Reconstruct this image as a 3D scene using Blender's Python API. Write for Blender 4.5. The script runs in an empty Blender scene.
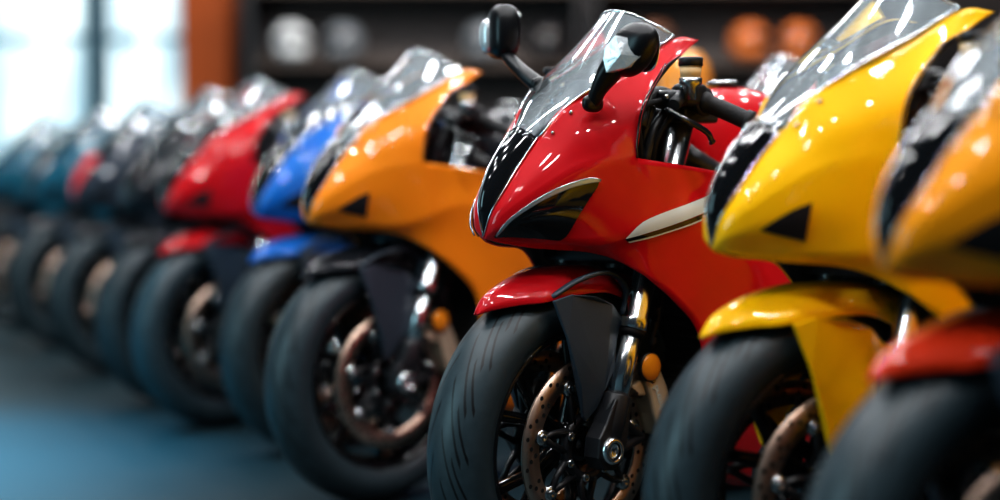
import bpy, bmesh, math, random
from mathutils import Vector, Matrix
random.seed(7)
PI = math.pi
R = math.radians
C = bpy.context.scene.collection
# ------------------------------------------------------------------ measured outlines of the bike, in metres, origin on the floor under
# the front axle, x forward, y to the rider's left, z up
P = {
    'fair_up': [[[0.1982, 0.0, 0.7016], [0.1937, 0.0165, 0.7464], [0.1716, 0.0264, 0.7853], [0.1404, 0.0319, 0.8299], [0.1003, 0.0363, 0.8786], [0.0606, 0.0574, 0.933], [-0.0006, 0.0857, 0.9702], [-0.1082, 0.0923, 1.0204], [-0.2107, 0.0905, 1.0731], [-0.2777, 0.0905, 1.0733]], [[0.1982, 0.0, 0.7011], [0.1963, 0.0244, 0.7376], [0.1751, 0.0455, 0.7722], [0.1376, 0.0648, 0.8121], [0.0941, 0.0822, 0.8515], [0.05, 0.1075, 0.8859], [-0.0108, 0.1331, 0.9064], [-0.0658, 0.134, 0.9477], [-0.1293, 0.127, 1.0059], [-0.2063, 0.1125, 1.0457]], [[0.1982, 0.0, 0.7007], [0.1964, 0.0275, 0.7289], [0.1737, 0.055, 0.7591], [0.1276, 0.0833, 0.7943], [0.0783, 0.1088, 0.8244], [0.0273, 0.1335, 0.8388], [-0.0343, 0.1541, 0.8427], [-0.0341, 0.1541, 0.8751], [-0.0551, 0.149, 0.9388], [-0.1385, 0.1273, 1.0181]]],
    'fair_low': [[[0.1982, 0.0, 0.7007], [0.1964, 0.0275, 0.7289], [0.1737, 0.055, 0.7591], [0.1276, 0.0833, 0.7943], [0.0783, 0.1088, 0.8244], [0.0273, 0.1335, 0.8388], [-0.0343, 0.1541, 0.8427], [-0.1927, 0.1675, 0.8251], [-0.3, 0.17, 0.81], [-0.42, 0.1632, 0.79], [-0.55, 0.1496, 0.75], [-0.75, 0.1224, 0.68], [-0.82, 0.1088, 0.62]], [[0.1982, 0.0, 0.7003], [0.1946, 0.0297, 0.7164], [0.1626, 0.0595, 0.7294], [0.1205, 0.0865, 0.7442], [0.0735, 0.1103, 0.7554], [0.0221, 0.1338, 0.7641], [-0.0382, 0.1559, 0.7775], [-0.1769, 0.1692, 0.7842], [-0.3, 0.1768, 0.74], [-0.41, 0.1727, 0.685], [-0.535, 0.1598, 0.615], [-0.732, 0.142, 0.56], [-0.832, 0.1148, 0.52]], [[0.1982, 0.0, 0.6998], [0.1892, 0.0248, 0.7039], [0.1444, 0.0495, 0.6998], [0.1051, 0.0759, 0.6941], [0.0614, 0.1004, 0.6864], [0.0121, 0.1306, 0.6894], [-0.0445, 0.1589, 0.7123], [-0.1612, 0.1769, 0.7434], [-0.3, 0.1896, 0.67], [-0.4, 0.1882, 0.58], [-0.52, 0.176, 0.48], [-0.72, 0.1556, 0.44], [-0.85, 0.1148, 0.42]], [[0.1982, 0.0, 0.6989], [0.1837, 0.0232, 0.6974], [0.1366, 0.0486, 0.6905], [0.0963, 0.0714, 0.6856], [0.0492, 0.0932, 0.6795], [0.0023, 0.1214, 0.6744], [-0.0514, 0.1482, 0.6699], [-0.1401, 0.1677, 0.6604], [-0.2389, 0.1794, 0.59], [-0.3005, 0.1788, 0.48], [-0.394, 0.1638, 0.35], [-0.654, 0.1298, 0.31], [-0.847, 0.0932, 0.33]], [[0.1982, 0.0, 0.698], [0.1771, 0.0193, 0.6909], [0.127, 0.044, 0.6812], [0.0851, 0.0651, 0.677], [0.0333, 0.0899, 0.6726], [-0.0122, 0.1165, 0.6593], [-0.0643, 0.1475, 0.6275], [-0.1261, 0.1662, 0.5774], [-0.185, 0.1768, 0.51], [-0.21, 0.1734, 0.38], [-0.28, 0.1496, 0.22], [-0.6, 0.102, 0.18], [-0.85, 0.0816, 0.24]]],
    'nose': [[[0.1982, 0.0, 0.7016], [0.1989, 0.0, 0.7023], [0.1992, 0.0, 0.7026], [0.1989, -0.0, 0.7023], [0.1982, -0.0, 0.7016]], [[0.1937, 0.0165, 0.7464], [0.2028, 0.0091, 0.7555], [0.2067, 0.0, 0.7594], [0.2028, -0.0091, 0.7555], [0.1937, -0.0165, 0.7464]], [[0.1716, 0.0264, 0.7853], [0.1863, 0.0145, 0.8], [0.1926, 0.0, 0.8063], [0.1863, -0.0145, 0.8], [0.1716, -0.0264, 0.7853]], [[0.1404, 0.0319, 0.8299], [0.1565, 0.0175, 0.846], [0.1634, 0.0, 0.8529], [0.1565, -0.0175, 0.846], [0.1404, -0.0319, 0.8299]], [[0.1003, 0.0363, 0.8786], [0.1143, 0.02, 0.8926], [0.1203, 0.0, 0.8986], [0.1143, -0.02, 0.8926], [0.1003, -0.0363, 0.8786]]],
    'screen': [[[0.0969, 0.038, 0.8822], [0.1062, 0.0304, 0.8831], [0.1144, 0.0209, 0.8838], [0.1193, 0.0106, 0.8843], [0.1208, 0.0, 0.8844], [0.1193, -0.0106, 0.8843], [0.1144, -0.0209, 0.8838], [0.1062, -0.0304, 0.8831], [0.0969, -0.038, 0.8822]], [[0.0537, 0.0607, 0.9349], [0.0565, 0.0486, 0.9384], [0.059, 0.0334, 0.9416], [0.0605, 0.017, 0.9434], [0.0609, 0.0, 0.944], [0.0605, -0.017, 0.9434], [0.059, -0.0334, 0.9416], [0.0565, -0.0486, 0.9384], [0.0537, -0.0607, 0.9349]], [[-0.0067, 0.0874, 0.9794], [-0.0063, 0.0699, 0.9917], [-0.006, 0.0481, 1.0027], [-0.0058, 0.0245, 1.0093], [-0.0057, 0.0, 1.0112], [-0.0058, -0.0245, 1.0093], [-0.006, -0.0481, 1.0027], [-0.0063, -0.0699, 0.9917], [-0.0067, -0.0874, 0.9794]], [[-0.1095, 0.091, 1.028], [-0.0938, 0.0728, 1.0445], [-0.0799, 0.0501, 1.0592], [-0.0716, 0.0255, 1.068], [-0.0691, 0.0, 1.0706], [-0.0716, -0.0255, 1.068], [-0.0799, -0.0501, 1.0592], [-0.0938, -0.0728, 1.0445], [-0.1095, -0.091, 1.028]], [[-0.2064, 0.0891, 1.0767], [-0.1752, 0.0713, 1.0956], [-0.1476, 0.049, 1.1123], [-0.1309, 0.0249, 1.1224], [-0.126, 0.0, 1.1254], [-0.1309, -0.0249, 1.1224], [-0.1476, -0.049, 1.1123], [-0.1752, -0.0713, 1.0956], [-0.2064, -0.0891, 1.0767]]],
    'lamp': [[[0.1947, 0.0224, 0.7023], [0.1931, 0.0341, 0.7137], [0.1889, 0.0427, 0.7247], [0.1821, 0.0502, 0.7346], [0.1743, 0.0574, 0.7435], [0.1655, 0.0643, 0.7517], [0.1559, 0.0706, 0.7597], [0.1459, 0.0767, 0.7674], [0.1354, 0.0827, 0.7746], [0.1246, 0.0887, 0.7812], [0.1132, 0.0949, 0.7871], [0.1014, 0.101, 0.7925], [0.0893, 0.107, 0.7974], [0.0769, 0.1131, 0.8017], [0.0642, 0.1193, 0.8051], [0.0512, 0.1257, 0.8066], [0.0387, 0.1314, 0.8013]], [[0.1941, 0.0224, 0.7017], [0.1908, 0.0339, 0.7108], [0.1858, 0.0436, 0.7196], [0.1785, 0.0518, 0.7278], [0.1701, 0.0596, 0.7346], [0.161, 0.0668, 0.7414], [0.1509, 0.0736, 0.7476], [0.1404, 0.08, 0.7533], [0.1296, 0.0863, 0.759], [0.1188, 0.0923, 0.7659], [0.1082, 0.0979, 0.7731], [0.0973, 0.1034, 0.7799], [0.0861, 0.1088, 0.7863], [0.0747, 0.1143, 0.7923], [0.063, 0.12, 0.7974], [0.0509, 0.1258, 0.801], [0.0394, 0.1311, 0.7991]], [[0.1937, 0.0224, 0.7013], [0.1884, 0.0336, 0.7082], [0.1817, 0.0434, 0.7148], [0.1737, 0.052, 0.7207], [0.1646, 0.0601, 0.7256], [0.1549, 0.0679, 0.7302], [0.1444, 0.0752, 0.7348], [0.1335, 0.0819, 0.7386], [0.1223, 0.0887, 0.7428], [0.112, 0.095, 0.7504], [0.1025, 0.1004, 0.7588], [0.0928, 0.1055, 0.7671], [0.0828, 0.1104, 0.7753], [0.0724, 0.1154, 0.7828], [0.0617, 0.1206, 0.7896], [0.0507, 0.1259, 0.7953], [0.0401, 0.1308, 0.7969]], [[0.1933, 0.0225, 0.701], [0.1859, 0.0335, 0.7059], [0.1773, 0.0424, 0.7101], [0.1678, 0.0508, 0.7137], [0.1576, 0.0588, 0.7167], [0.1471, 0.0669, 0.7197], [0.1361, 0.0745, 0.7223], [0.1247, 0.0815, 0.7242], [0.113, 0.0888, 0.7269], [0.1037, 0.0959, 0.7347], [0.0957, 0.1017, 0.7445], [0.0878, 0.1069, 0.7545], [0.0791, 0.1116, 0.764], [0.07, 0.1165, 0.7731], [0.0603, 0.1212, 0.7819], [0.0504, 0.1259, 0.7897], [0.0407, 0.1304, 0.7948]], [[0.1929, 0.0226, 0.7006], [0.1835, 0.0331, 0.7034], [0.1728, 0.0414, 0.7057], [0.1614, 0.049, 0.707], [0.1501, 0.0567, 0.7079], [0.1387, 0.065, 0.7091], [0.1273, 0.0729, 0.7099], [0.1153, 0.0805, 0.7099], [0.1031, 0.0881, 0.711], [0.0943, 0.0957, 0.719], [0.0882, 0.102, 0.7301], [0.0819, 0.1075, 0.7416], [0.075, 0.1125, 0.7527], [0.0672, 0.1171, 0.7637], [0.0589, 0.1216, 0.774], [0.0501, 0.126, 0.7841], [0.0414, 0.1301, 0.7927]], [[0.1925, 0.0227, 0.7003], [0.1812, 0.0329, 0.7011], [0.1683, 0.0404, 0.7011], [0.1552, 0.0474, 0.7004], [0.1427, 0.0549, 0.6993], [0.1307, 0.0633, 0.6986], [0.1188, 0.0719, 0.6976], [0.1061, 0.0798, 0.6957], [0.0933, 0.0878, 0.6953], [0.0849, 0.0955, 0.7035], [0.0801, 0.1019, 0.7159], [0.0756, 0.1077, 0.7288], [0.0705, 0.1128, 0.7416], [0.0643, 0.1176, 0.7539], [0.0573, 0.1219, 0.7663], [0.0499, 0.126, 0.7784], [0.042, 0.1297, 0.7905]]],
    'intake': [[[0.1569, 0.0664, 0.7296], [0.1368, 0.0814, 0.7462], [0.1149, 0.0944, 0.7606], [0.0916, 0.1062, 0.7712]], [[0.1562, 0.0666, 0.729], [0.1359, 0.0805, 0.7378], [0.115, 0.0929, 0.7455], [0.094, 0.1037, 0.7511]], [[0.1555, 0.0667, 0.7284], [0.1342, 0.0787, 0.7296], [0.1137, 0.0898, 0.7307], [0.0946, 0.0992, 0.7312]], [[0.1548, 0.0668, 0.7278], [0.132, 0.0762, 0.7212], [0.1113, 0.0855, 0.7159], [0.094, 0.0932, 0.7113]]],
    'drl': [[[0.1974, 0.0299, 0.7039], [0.1956, 0.0415, 0.7178], [0.1903, 0.0489, 0.729], [0.1832, 0.0562, 0.7383], [0.175, 0.0634, 0.7466], [0.1656, 0.0703, 0.7549], [0.156, 0.0765, 0.7627], [0.1459, 0.0824, 0.7702], [0.1356, 0.0883, 0.7772], [0.1247, 0.0943, 0.7835], [0.1134, 0.1004, 0.7892], [0.1017, 0.1064, 0.7944], [0.0896, 0.1124, 0.7991], [0.0774, 0.1184, 0.8031], [0.065, 0.1246, 0.8062], [0.052, 0.1309, 0.8075], [0.0388, 0.1369, 0.8039]], [[0.1964, 0.0301, 0.703], [0.1932, 0.0418, 0.7145], [0.1885, 0.0499, 0.7254], [0.1818, 0.0571, 0.7352], [0.1738, 0.0642, 0.7435], [0.1647, 0.0709, 0.7518], [0.1551, 0.0771, 0.7591], [0.1451, 0.0831, 0.766], [0.1347, 0.0889, 0.7725], [0.1241, 0.0949, 0.7785], [0.1129, 0.1008, 0.7841], [0.1015, 0.1067, 0.7893], [0.0896, 0.1125, 0.794], [0.0776, 0.1184, 0.7978], [0.0653, 0.1244, 0.8008], [0.0528, 0.1305, 0.8027], [0.04, 0.1363, 0.8017]], [[0.1955, 0.0305, 0.7023], [0.1917, 0.0421, 0.7129], [0.1871, 0.0505, 0.7235], [0.1806, 0.0578, 0.733], [0.1727, 0.0647, 0.7407], [0.1636, 0.0716, 0.7484], [0.1541, 0.0778, 0.7552], [0.1442, 0.0837, 0.7619], [0.1339, 0.0896, 0.7679], [0.1234, 0.0955, 0.7736], [0.1124, 0.1013, 0.779], [0.1012, 0.107, 0.7842], [0.0896, 0.1127, 0.7888], [0.0778, 0.1184, 0.7925], [0.0658, 0.1243, 0.7954], [0.0535, 0.1302, 0.7979], [0.0407, 0.136, 0.7993]]],
    'decal_white': [[[-0.0137, 0.1466, 0.6972], [-0.0433, 0.1613, 0.727], [-0.0967, 0.1689, 0.7448], [-0.1587, 0.1755, 0.7608], [-0.2453, 0.1753, 0.7839]], [[-0.0169, 0.1473, 0.6967], [-0.0465, 0.1621, 0.717], [-0.0958, 0.1701, 0.7303], [-0.1554, 0.1785, 0.7469], [-0.2437, 0.1768, 0.7689]], [[-0.0201, 0.148, 0.6961], [-0.052, 0.1609, 0.706], [-0.098, 0.1682, 0.7164], [-0.1558, 0.1783, 0.7322], [-0.2412, 0.1791, 0.754]]],
    'decal_black': [[[-0.0119, 0.1462, 0.6961], [-0.052, 0.1614, 0.7054], [-0.098, 0.1687, 0.716], [-0.1558, 0.1788, 0.7312], [-0.2412, 0.1796, 0.7541]], [[-0.0158, 0.1462, 0.6934], [-0.0553, 0.1609, 0.7025], [-0.1008, 0.1687, 0.7126], [-0.1562, 0.1785, 0.727], [-0.2402, 0.1805, 0.7495]], [[-0.0196, 0.1463, 0.6913], [-0.0584, 0.1606, 0.6994], [-0.1036, 0.1686, 0.7092], [-0.1565, 0.1782, 0.7228], [-0.2391, 0.1815, 0.7448]]],
    'decal_line': [[[-0.0197, 0.1458, 0.6915], [-0.0584, 0.16, 0.6995], [-0.1038, 0.168, 0.7089], [-0.1567, 0.1776, 0.722], [-0.2391, 0.1809, 0.7447]], [[-0.0243, 0.1463, 0.689], [-0.0616, 0.1596, 0.6963], [-0.1042, 0.1677, 0.7061], [-0.1569, 0.1774, 0.7192], [-0.2384, 0.1814, 0.7419]]],
    'screw': [[0.0863, 0.0598, 0.8883], [0.0548, 0.0746, 0.9247]],
    'fender_c': [[0.2184, 0.0, 0.5669], [0.1935, 0.0, 0.5958], [0.1549, 0.0, 0.6155], [0.1057, 0.0, 0.6314], [0.0476, 0.0, 0.6409], [-0.0174, 0.0, 0.6439], [-0.0764, 0.0, 0.6405], [-0.1483, 0.0, 0.6241], [-0.2111, 0.0, 0.5957]],
    'fender_e': [[0.2195, 0.004, 0.5637], [0.2017, 0.02, 0.5708], [0.1802, 0.036, 0.5768], [0.1503, 0.056, 0.5826], [0.1211, 0.077, 0.5858], [0.0742, 0.08, 0.5906], [0.0101, 0.08, 0.5962], [-0.048, 0.08, 0.5932], [-0.1024, 0.08, 0.5714]],
}

def cr(P, n, brk=()):
    """Catmull-Rom through the points P, n steps per span; sharp at the indices in brk"""
    out = []; N = len(P); cuts = [0] + list(brk) + [N - 1]
    for a, b in zip(cuts, cuts[1:]):
        for i in range(a, b):
            p1, p2 = P[i], P[i + 1]
            p0 = P[i - 1] if i > a else [2 * u - v for u, v in zip(p1, p2)]
            p3 = P[i + 2] if i + 1 < b else [2 * v - u for u, v in zip(p1, p2)]
            for k in range(n):
                t = k / n
                out.append([.5 * (2 * q1 + (q2 - q0) * t + (2 * q0 - 5 * q1 + 4 * q2 - q3) * t * t + (3 * q1 - q0 - 3 * q2 + q3) * t ** 3)
                            for q0, q1, q2, q3 in zip(p0, p1, p2, p3)])
    out.append(list(P[-1]))
    return out
def surf(rows, n=4, m=4, brk=(), crease=()):
    """a smooth sheet through a net of points: rows run along the sheet"""
    R = [cr(r, n, brk) for r in rows]
    cols = [cr([r[j] for r in R], m, crease) for j in range(len(R[0]))]
    return [[c[i] for c in cols] for i in range(len(cols[0]))]

# ------------------------------------------------------------------ materials
def nodes(name):
    m = bpy.data.materials.new(name); m.use_nodes = True
    nt = m.node_tree
    return m, nt, nt.nodes['Principled BSDF'], nt.nodes['Material Output']
def mat(name, col, rough=.5, metal=0., coat=0., spec=.5, noise=0., nscale=40., bump=0.):
    m, nt, b, o = nodes(name)
    b.inputs['Base Color'].default_value = (*col, 1)
    b.inputs['Roughness'].default_value = rough
    b.inputs['Metallic'].default_value = metal
    b.inputs['Coat Weight'].default_value = coat
    b.inputs['Coat Roughness'].default_value = .02; b.inputs['Coat IOR'].default_value = 1.42
    b.inputs['Specular IOR Level'].default_value = spec
    tc = nt.nodes.new('ShaderNodeTexCoord'); n = nt.nodes.new('ShaderNodeTexNoise')
    n.inputs['Scale'].default_value = nscale; n.inputs['Detail'].default_value = 3
    nt.links.new(tc.outputs['Object'], n.inputs['Vector'])
    mr = nt.nodes.new('ShaderNodeMapRange')
    mr.inputs['To Min'].default_value = max(.01, rough - noise); mr.inputs['To Max'].default_value = min(1, rough + noise)
    nt.links.new(n.outputs['Fac'], mr.inputs['Value']); nt.links.new(mr.outputs['Result'], b.inputs['Roughness'])
    if bump:
        bp = nt.nodes.new('ShaderNodeBump'); bp.inputs['Strength'].default_value = bump; bp.inputs['Distance'].default_value = .002
        nt.links.new(n.outputs['Fac'], bp.inputs['Height']); nt.links.new(bp.outputs['Normal'], b.inputs['Normal'])
    return m
def paint(name, col, rough=.28):
    return mat(name, col, .42, 0, 1.0, .12, .03, 6)
def glow(name, col, s):
    m, nt, b, o = nodes(name)
    b.inputs['Base Color'].default_value = (*col, 1)
    b.inputs['Emission Color'].default_value = (*col, 1); b.inputs['Emission Strength'].default_value = s
    return m
def clear(name, tint, refl=.9, rough=.02, ior=1.5):
    """thin clear plastic: tinted see-through with a mirror-like fresnel coat"""
    m, nt, b, o = nodes(name); nt.nodes.remove(b)
    t = nt.nodes.new('ShaderNodeBsdfTransparent'); t.inputs['Color'].default_value = (*tint, 1)
    g = nt.nodes.new('ShaderNodeBsdfGlossy'); g.inputs['Roughness'].default_value = rough; g.inputs['Color'].default_value = (refl, refl, refl, 1)
    f = nt.nodes.new('ShaderNodeFresnel'); f.inputs['IOR'].default_value = ior
    mx = nt.nodes.new('ShaderNodeMixShader')
    nt.links.new(f.outputs[0], mx.inputs[0]); nt.links.new(t.outputs[0], mx.inputs[1]); nt.links.new(g.outputs[0], mx.inputs[2])
    h = nt.nodes.new('ShaderNodeBsdfGlossy'); h.inputs['Roughness'].default_value = .35; h.inputs['Color'].default_value = (.8, .9, .95, 1)
    m2 = nt.nodes.new('ShaderNodeMixShader'); m2.inputs[0].default_value = .11
    nt.links.new(mx.outputs[0], m2.inputs[1]); nt.links.new(h.outputs[0], m2.inputs[2])
    nt.links.new(m2.outputs[0], o.inputs['Surface'])
    return m
def tyre_mat():
    m, nt, b, o = nodes('tyre_rubber')
    N = nt.nodes.new; Lk = nt.links.new
    def math_(op, a, c=None, d=None):
        n = N('ShaderNodeMath'); n.operation = op
        for i, v in enumerate((a, c, d)):
            if v is None: continue
            if isinstance(v, (int, float)): n.inputs[i].default_value = v
            else: Lk(v, n.inputs[i])
        return n.outputs[0]
    tc = N('ShaderNodeTexCoord'); sp = N('ShaderNodeSeparateXYZ'); Lk(tc.outputs['Object'], sp.inputs[0])
    x, y, z = sp.outputs
    phi = math_('ARCTAN2', z, x)
    ay = math_('ABSOLUTE', y)
    side = math_('MULTIPLY', math_('GREATER_THAN', y, 0.), .5)
    def grooves(count, slope, w, lo, hi, ph):
        u = math_('ADD', math_('ADD', math_('MULTIPLY', phi, count / (2 * PI)), math_('MULTIPLY', ay, slope)), math_('ADD', side, ph))
        fr = math_('ABSOLUTE', math_('SUBTRACT', math_('FRACT', u), .5))
        line = math_('LESS_THAN', fr, w)
        return math_('MULTIPLY', line, math_('MULTIPLY', math_('GREATER_THAN', ay, lo), math_('LESS_THAN', ay, hi)))
    g = math_('MAXIMUM', grooves(21, 44, .085, .008, .046, 0.), grooves(21, 44, .07, .032, .056, .5))
    mix = N('ShaderNodeMix'); mix.data_type = 'RGBA'
    Lk(g, mix.inputs['Factor'])
    nz = N('ShaderNodeTexNoise'); nz.inputs['Scale'].default_value = 60; Lk(tc.outputs['Object'], nz.inputs['Vector'])
    rp = N('ShaderNodeValToRGB'); rp.color_ramp.elements[0].color = (.018, .031, .038, 1); rp.color_ramp.elements[1].color = (.034, .054, .064, 1)
    Lk(nz.outputs['Fac'], rp.inputs[0]); Lk(rp.outputs[0], mix.inputs['A'])
    mix.inputs['B'].default_value = (.003, .003, .004, 1)
    Lk(mix.outputs['Result'], b.inputs['Base Color'])
    b.inputs['Roughness'].default_value = .42
    b.inputs['Specular IOR Level'].default_value = .5
    bp = N('ShaderNodeBump'); bp.inputs['Strength'].default_value = .8; bp.inputs['Distance'].default_value = .003; bp.invert = True
    Lk(g, bp.inputs['Height']); Lk(bp.outputs['Normal'], b.inputs['Normal'])
    return m
M = dict(
    red=paint('red_paint', (.52, .005, .011)), yellow=paint('yellow_paint', (1.0, .52, .002)), orange=paint('orange_paint', (.85, .25, .012)),
    blue=paint('blue_paint', (.01, .14, .52)), black=paint('black_paint', (.012, .014, .018)), teal=paint('teal_paint', (.01, .09, .14)),
    amber=paint('amber_paint', (.86, .30, .004)), scarlet=paint('scarlet_paint', (.62, .035, .006)), grey=paint('grey_paint', (.03, .04, .055)),
    gloss=mat('gloss_black', (.008, .009, .011), .08, 0, .6, .5, .02),
    satin=mat('satin_black', (.016, .017, .020), .38, 0, 0, .5, .05, 30),
    shell=mat('mirror_shell', (.007, .0075, .009), .32, 0, 0, .35, .04, 30),
    matte=mat('matte_black', (.010, .010, .012), .7, 0, 0, .3, .05, 60),
    slate=mat('slate_plastic', (.036, .054, .074), .40, 0, 0, .5, .05, 200, .05),
    rubber=mat('grip_rubber', (.012, .012, .013), .65, 0, 0, .4, .05, 200, .3),
    tyre=tyre_mat(),
    chrome=mat('chrome', (.78, .82, .84), .20, 1, 0, .5, .03),
    steel=mat('brushed_steel', (.55, .57, .58), .25, 1, 0, .5, .06, 90),
    bronze=mat('disc_steel', (.62, .46, .37), .38, 1, 0, .5, .06, 120),
    caliper=mat('caliper_alloy', (.66, .55, .40), .42, .35, 0, .5, .05),
    amberlens=mat('amber_lens', (.95, .33, .02), .2, 0, .6, .5, .05, 220, .4),
    fluid=mat('brake_fluid', (.80, .55, .28), .25, 0, .5),
    white=paint('white_decal', (.62, .70, .72)),
    silverlens=mat('silver_lens', (.74, .78, .80), .16, .45, .5, .5, .05, 160, .6),
    strip=mat('light_strip_lens', (.34, .38, .42), .2, .6, .5, .5, .05, 120),
    mirror=mat('mirror_silver', (.8, .82, .84), .02, 1),
    screen=clear('smoked_screen', (.46, .56, .64), 1., .015, 1.75),
    hole=mat('drilled_hole', (.004, .004, .004), .9),
    redlens=mat('red_lens', (.55, .01, .015), .15, 0, .8),
    radiator=mat('radiator_core', (.012, .012, .013), .6, .2),
)
# ------------------------------------------------------------------ mesh building
class MB:
    def __init__(s): s.v = []; s.f = []; s.m = []; s.sm = []
    def add(s, v, f, m=0, smooth=True):
        o = len(s.v); s.v += [tuple(p) for p in v]
        for q in f: s.f.append([i + o for i in q]); s.m.append(m); s.sm.append(smooth)
        return s
    def sheet(s, G, m=0, smooth=True):
        nu = len(G[0]); v = [p for r in G for p in r]
        f = [[i * nu + j, i * nu + j + 1, (i + 1) * nu + j + 1, (i + 1) * nu + j] for i in range(len(G) - 1) for j in range(nu - 1)]
        return s.add(v, f, m, smooth)
    def tube(s, pts, r, n=12, m=0, caps=True, flat=1.):
        pts = [Vector(p) for p in pts]; N = len(pts)
        rs = r if isinstance(r, (list, tuple)) else [r] * N
        v = []; f = []; up = None
        for i, p in enumerate(pts):
            t = (pts[min(i + 1, N - 1)] - pts[max(i - 1, 0)]).normalized()
            if up is None:
                up = Vector((0, 0, 1)) if abs(t.z) < .9 else Vector((1, 0, 0))
            a = t.cross(up).normalized(); b = a.cross(t).normalized(); up = b
            for k in range(n):
                w = 2 * PI * k / n
                v.append(p + a * math.cos(w) * rs[i] + b * math.sin(w) * rs[i] * flat)
        for i in range(N - 1):
            for k in range(n):
                f.append([i * n + k, i * n + (k + 1) % n, (i + 1) * n + (k + 1) % n, (i + 1) * n + k])
        s.add(v, f, m)
        if caps:
            s.add(v[:n], [list(range(n))[::-1]], m, False); s.add(v[-n:], [list(range(n))], m, False)
        return s
    def lathe(s, prof, c=(0, 0, 0), n=48, m=0, axis='y', closed=False):
        """prof: (along the axis, radius)"""
        v = []; f = []; K = len(prof)
        for k in range(n):
            a = 2 * PI * k / n; ca, sa = math.cos(a), math.sin(a)
            for (h, r) in prof:
                if axis == 'y': v.append((c[0] + r * ca, c[1] + h, c[2] + r * sa))
                elif axis == 'z': v.append((c[0] + r * ca, c[1] + r * sa, c[2] + h))
                else: v.append((c[0] + h, c[1] + r * ca, c[2] + r * sa))
        for k in range(n):
            for j in range(K if closed else K - 1):
                f.append([k * K + j, k * K + (j + 1) % K, ((k + 1) % n) * K + (j + 1) % K, ((k + 1) % n) * K + j])
        return s.add(v, f, m)
    def prism(s, poly, y0, y1, m=0, fn=None):
        """poly in x,z, extruded between two y"""
        fn = fn or (lambda x, y, z: (x, y, z))
        n = len(poly)
        v = [fn(p[0], y0, p[1]) for p in poly] + [fn(p[0], y1, p[1]) for p in poly]
        f = [list(range(n)), list(range(n, 2 * n))[::-1]] + [[i, n + i, n + (i + 1) % n, (i + 1) % n] for i in range(n)]
        return s.add(v, f, m, False)
    def box(s, c, d, rot=None, m=0):
        q = [Vector((sx * d[0] / 2, sy * d[1] / 2, sz * d[2] / 2)) for sx in (-1, 1) for sy in (-1, 1) for sz in (-1, 1)]
        if rot is not None: q = [rot @ p for p in q]
        return s.add([p + Vector(c) for p in q], [[0, 1, 3, 2], [4, 6, 7, 5], [0, 4, 5, 1], [2, 3, 7, 6], [0, 2, 6, 4], [1, 5, 7, 3]], m, False)
    def blob(s, c, ax, e=1., rot=None, m=0, nu=20, nv=12, warp=None):
        """rounded lump (superellipsoid): e=1 ball, less is boxier"""
        pw = lambda t: math.copysign(abs(t) ** e, t)
        v = []; f = []
        for i in range(nv + 1):
            la = -PI / 2 + PI * i / nv
            for j in range(nu):
                lo = 2 * PI * j / nu
                p = Vector((ax[0] * pw(math.cos(la)) * pw(math.cos(lo)), ax[1] * pw(math.cos(la)) * pw(math.sin(lo)), ax[2] * pw(math.sin(la))))
                if warp: p = Vector(warp(*p))
                if rot is not None: p = rot @ p
                v.append(p + Vector(c))
        for i in range(nv):
            for j in range(nu):
                f.append([i * nu + j, i * nu + (j + 1) % nu, (i + 1) * nu + (j + 1) % nu, (i + 1) * nu + j])
        return s.add(v, f, m)
    def flipped(s):
        """the same shape on the other side of the bike"""
        o = MB(); o.v = [(x, -y, z) for x, y, z in s.v]; o.f = [q[::-1] for q in s.f]; o.m = list(s.m); o.sm = list(s.sm)
        return o
def obj(name, mb, mats, parent=None, loc=None, solid=0, bevel=0, recalc=True, label=None):
    """links a builder's shape as one mesh object; loc is the object's own origin, inside its parent"""
    me = bpy.data.meshes.new(name)
    o_ = Vector(loc) if loc is not None else Vector((0, 0, 0))
    me.from_pydata([Vector(p) - o_ for p in mb.v], [], mb.f)
    if not isinstance(mats, (list, tuple)): mats = [mats]
    for mm in mats: me.materials.append(mm)
    for p, mi, sm in zip(me.polygons, mb.m, mb.sm): p.material_index = mi; p.use_smooth = sm
    bm = bmesh.new(); bm.from_mesh(me)
    bmesh.ops.remove_doubles(bm, verts=bm.verts, dist=.0002)
    if recalc: bmesh.ops.recalc_face_normals(bm, faces=bm.faces)
    bm.to_mesh(me); bm.free()
    o = bpy.data.objects.new(name, me); C.objects.link(o)
    if parent is not None:
        o.parent = parent
        po = Vector(parent.get('_org', (0, 0, 0)))
        o.location = o_ - po
        o['_org'] = list(o_)
    else: o.location = o_
    if solid:
        md = o.modifiers.new('thickness', 'SOLIDIFY'); md.thickness = solid; md.offset = -1
        md.material_offset = len(mats) - 1; md.material_offset_rim = 0
    if bevel:
        md = o.modifiers.new('soft_edges', 'BEVEL'); md.width = bevel; md.segments = 2; md.limit_method = 'ANGLE'; md.angle_limit = R(40)
    if label: o['label'] = label
    return o
def tag(o, label, cat, group=None, kind=None):
    o['label'] = label; o['category'] = cat
    if group: o['group'] = group
    if kind: o['kind'] = kind
    return o
def empty(name, loc, rz=0):
    o = bpy.data.objects.new(name, None); C.objects.link(o); o.location = loc; o.rotation_euler = (0, 0, rz); o.empty_display_size = .1
    return o
def struct(name, mb, m, parent=None):
    o = obj(name, mb, m, parent)
    if parent is None: o['kind'] = 'structure'
    return o
KIDS = {}
def copy_tree(o, parent=None):
    c = o.copy(); C.objects.link(c)
    if parent is not None: c.parent = parent
    for ch in list(o.children): copy_tree(ch, c)
    return c
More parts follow.
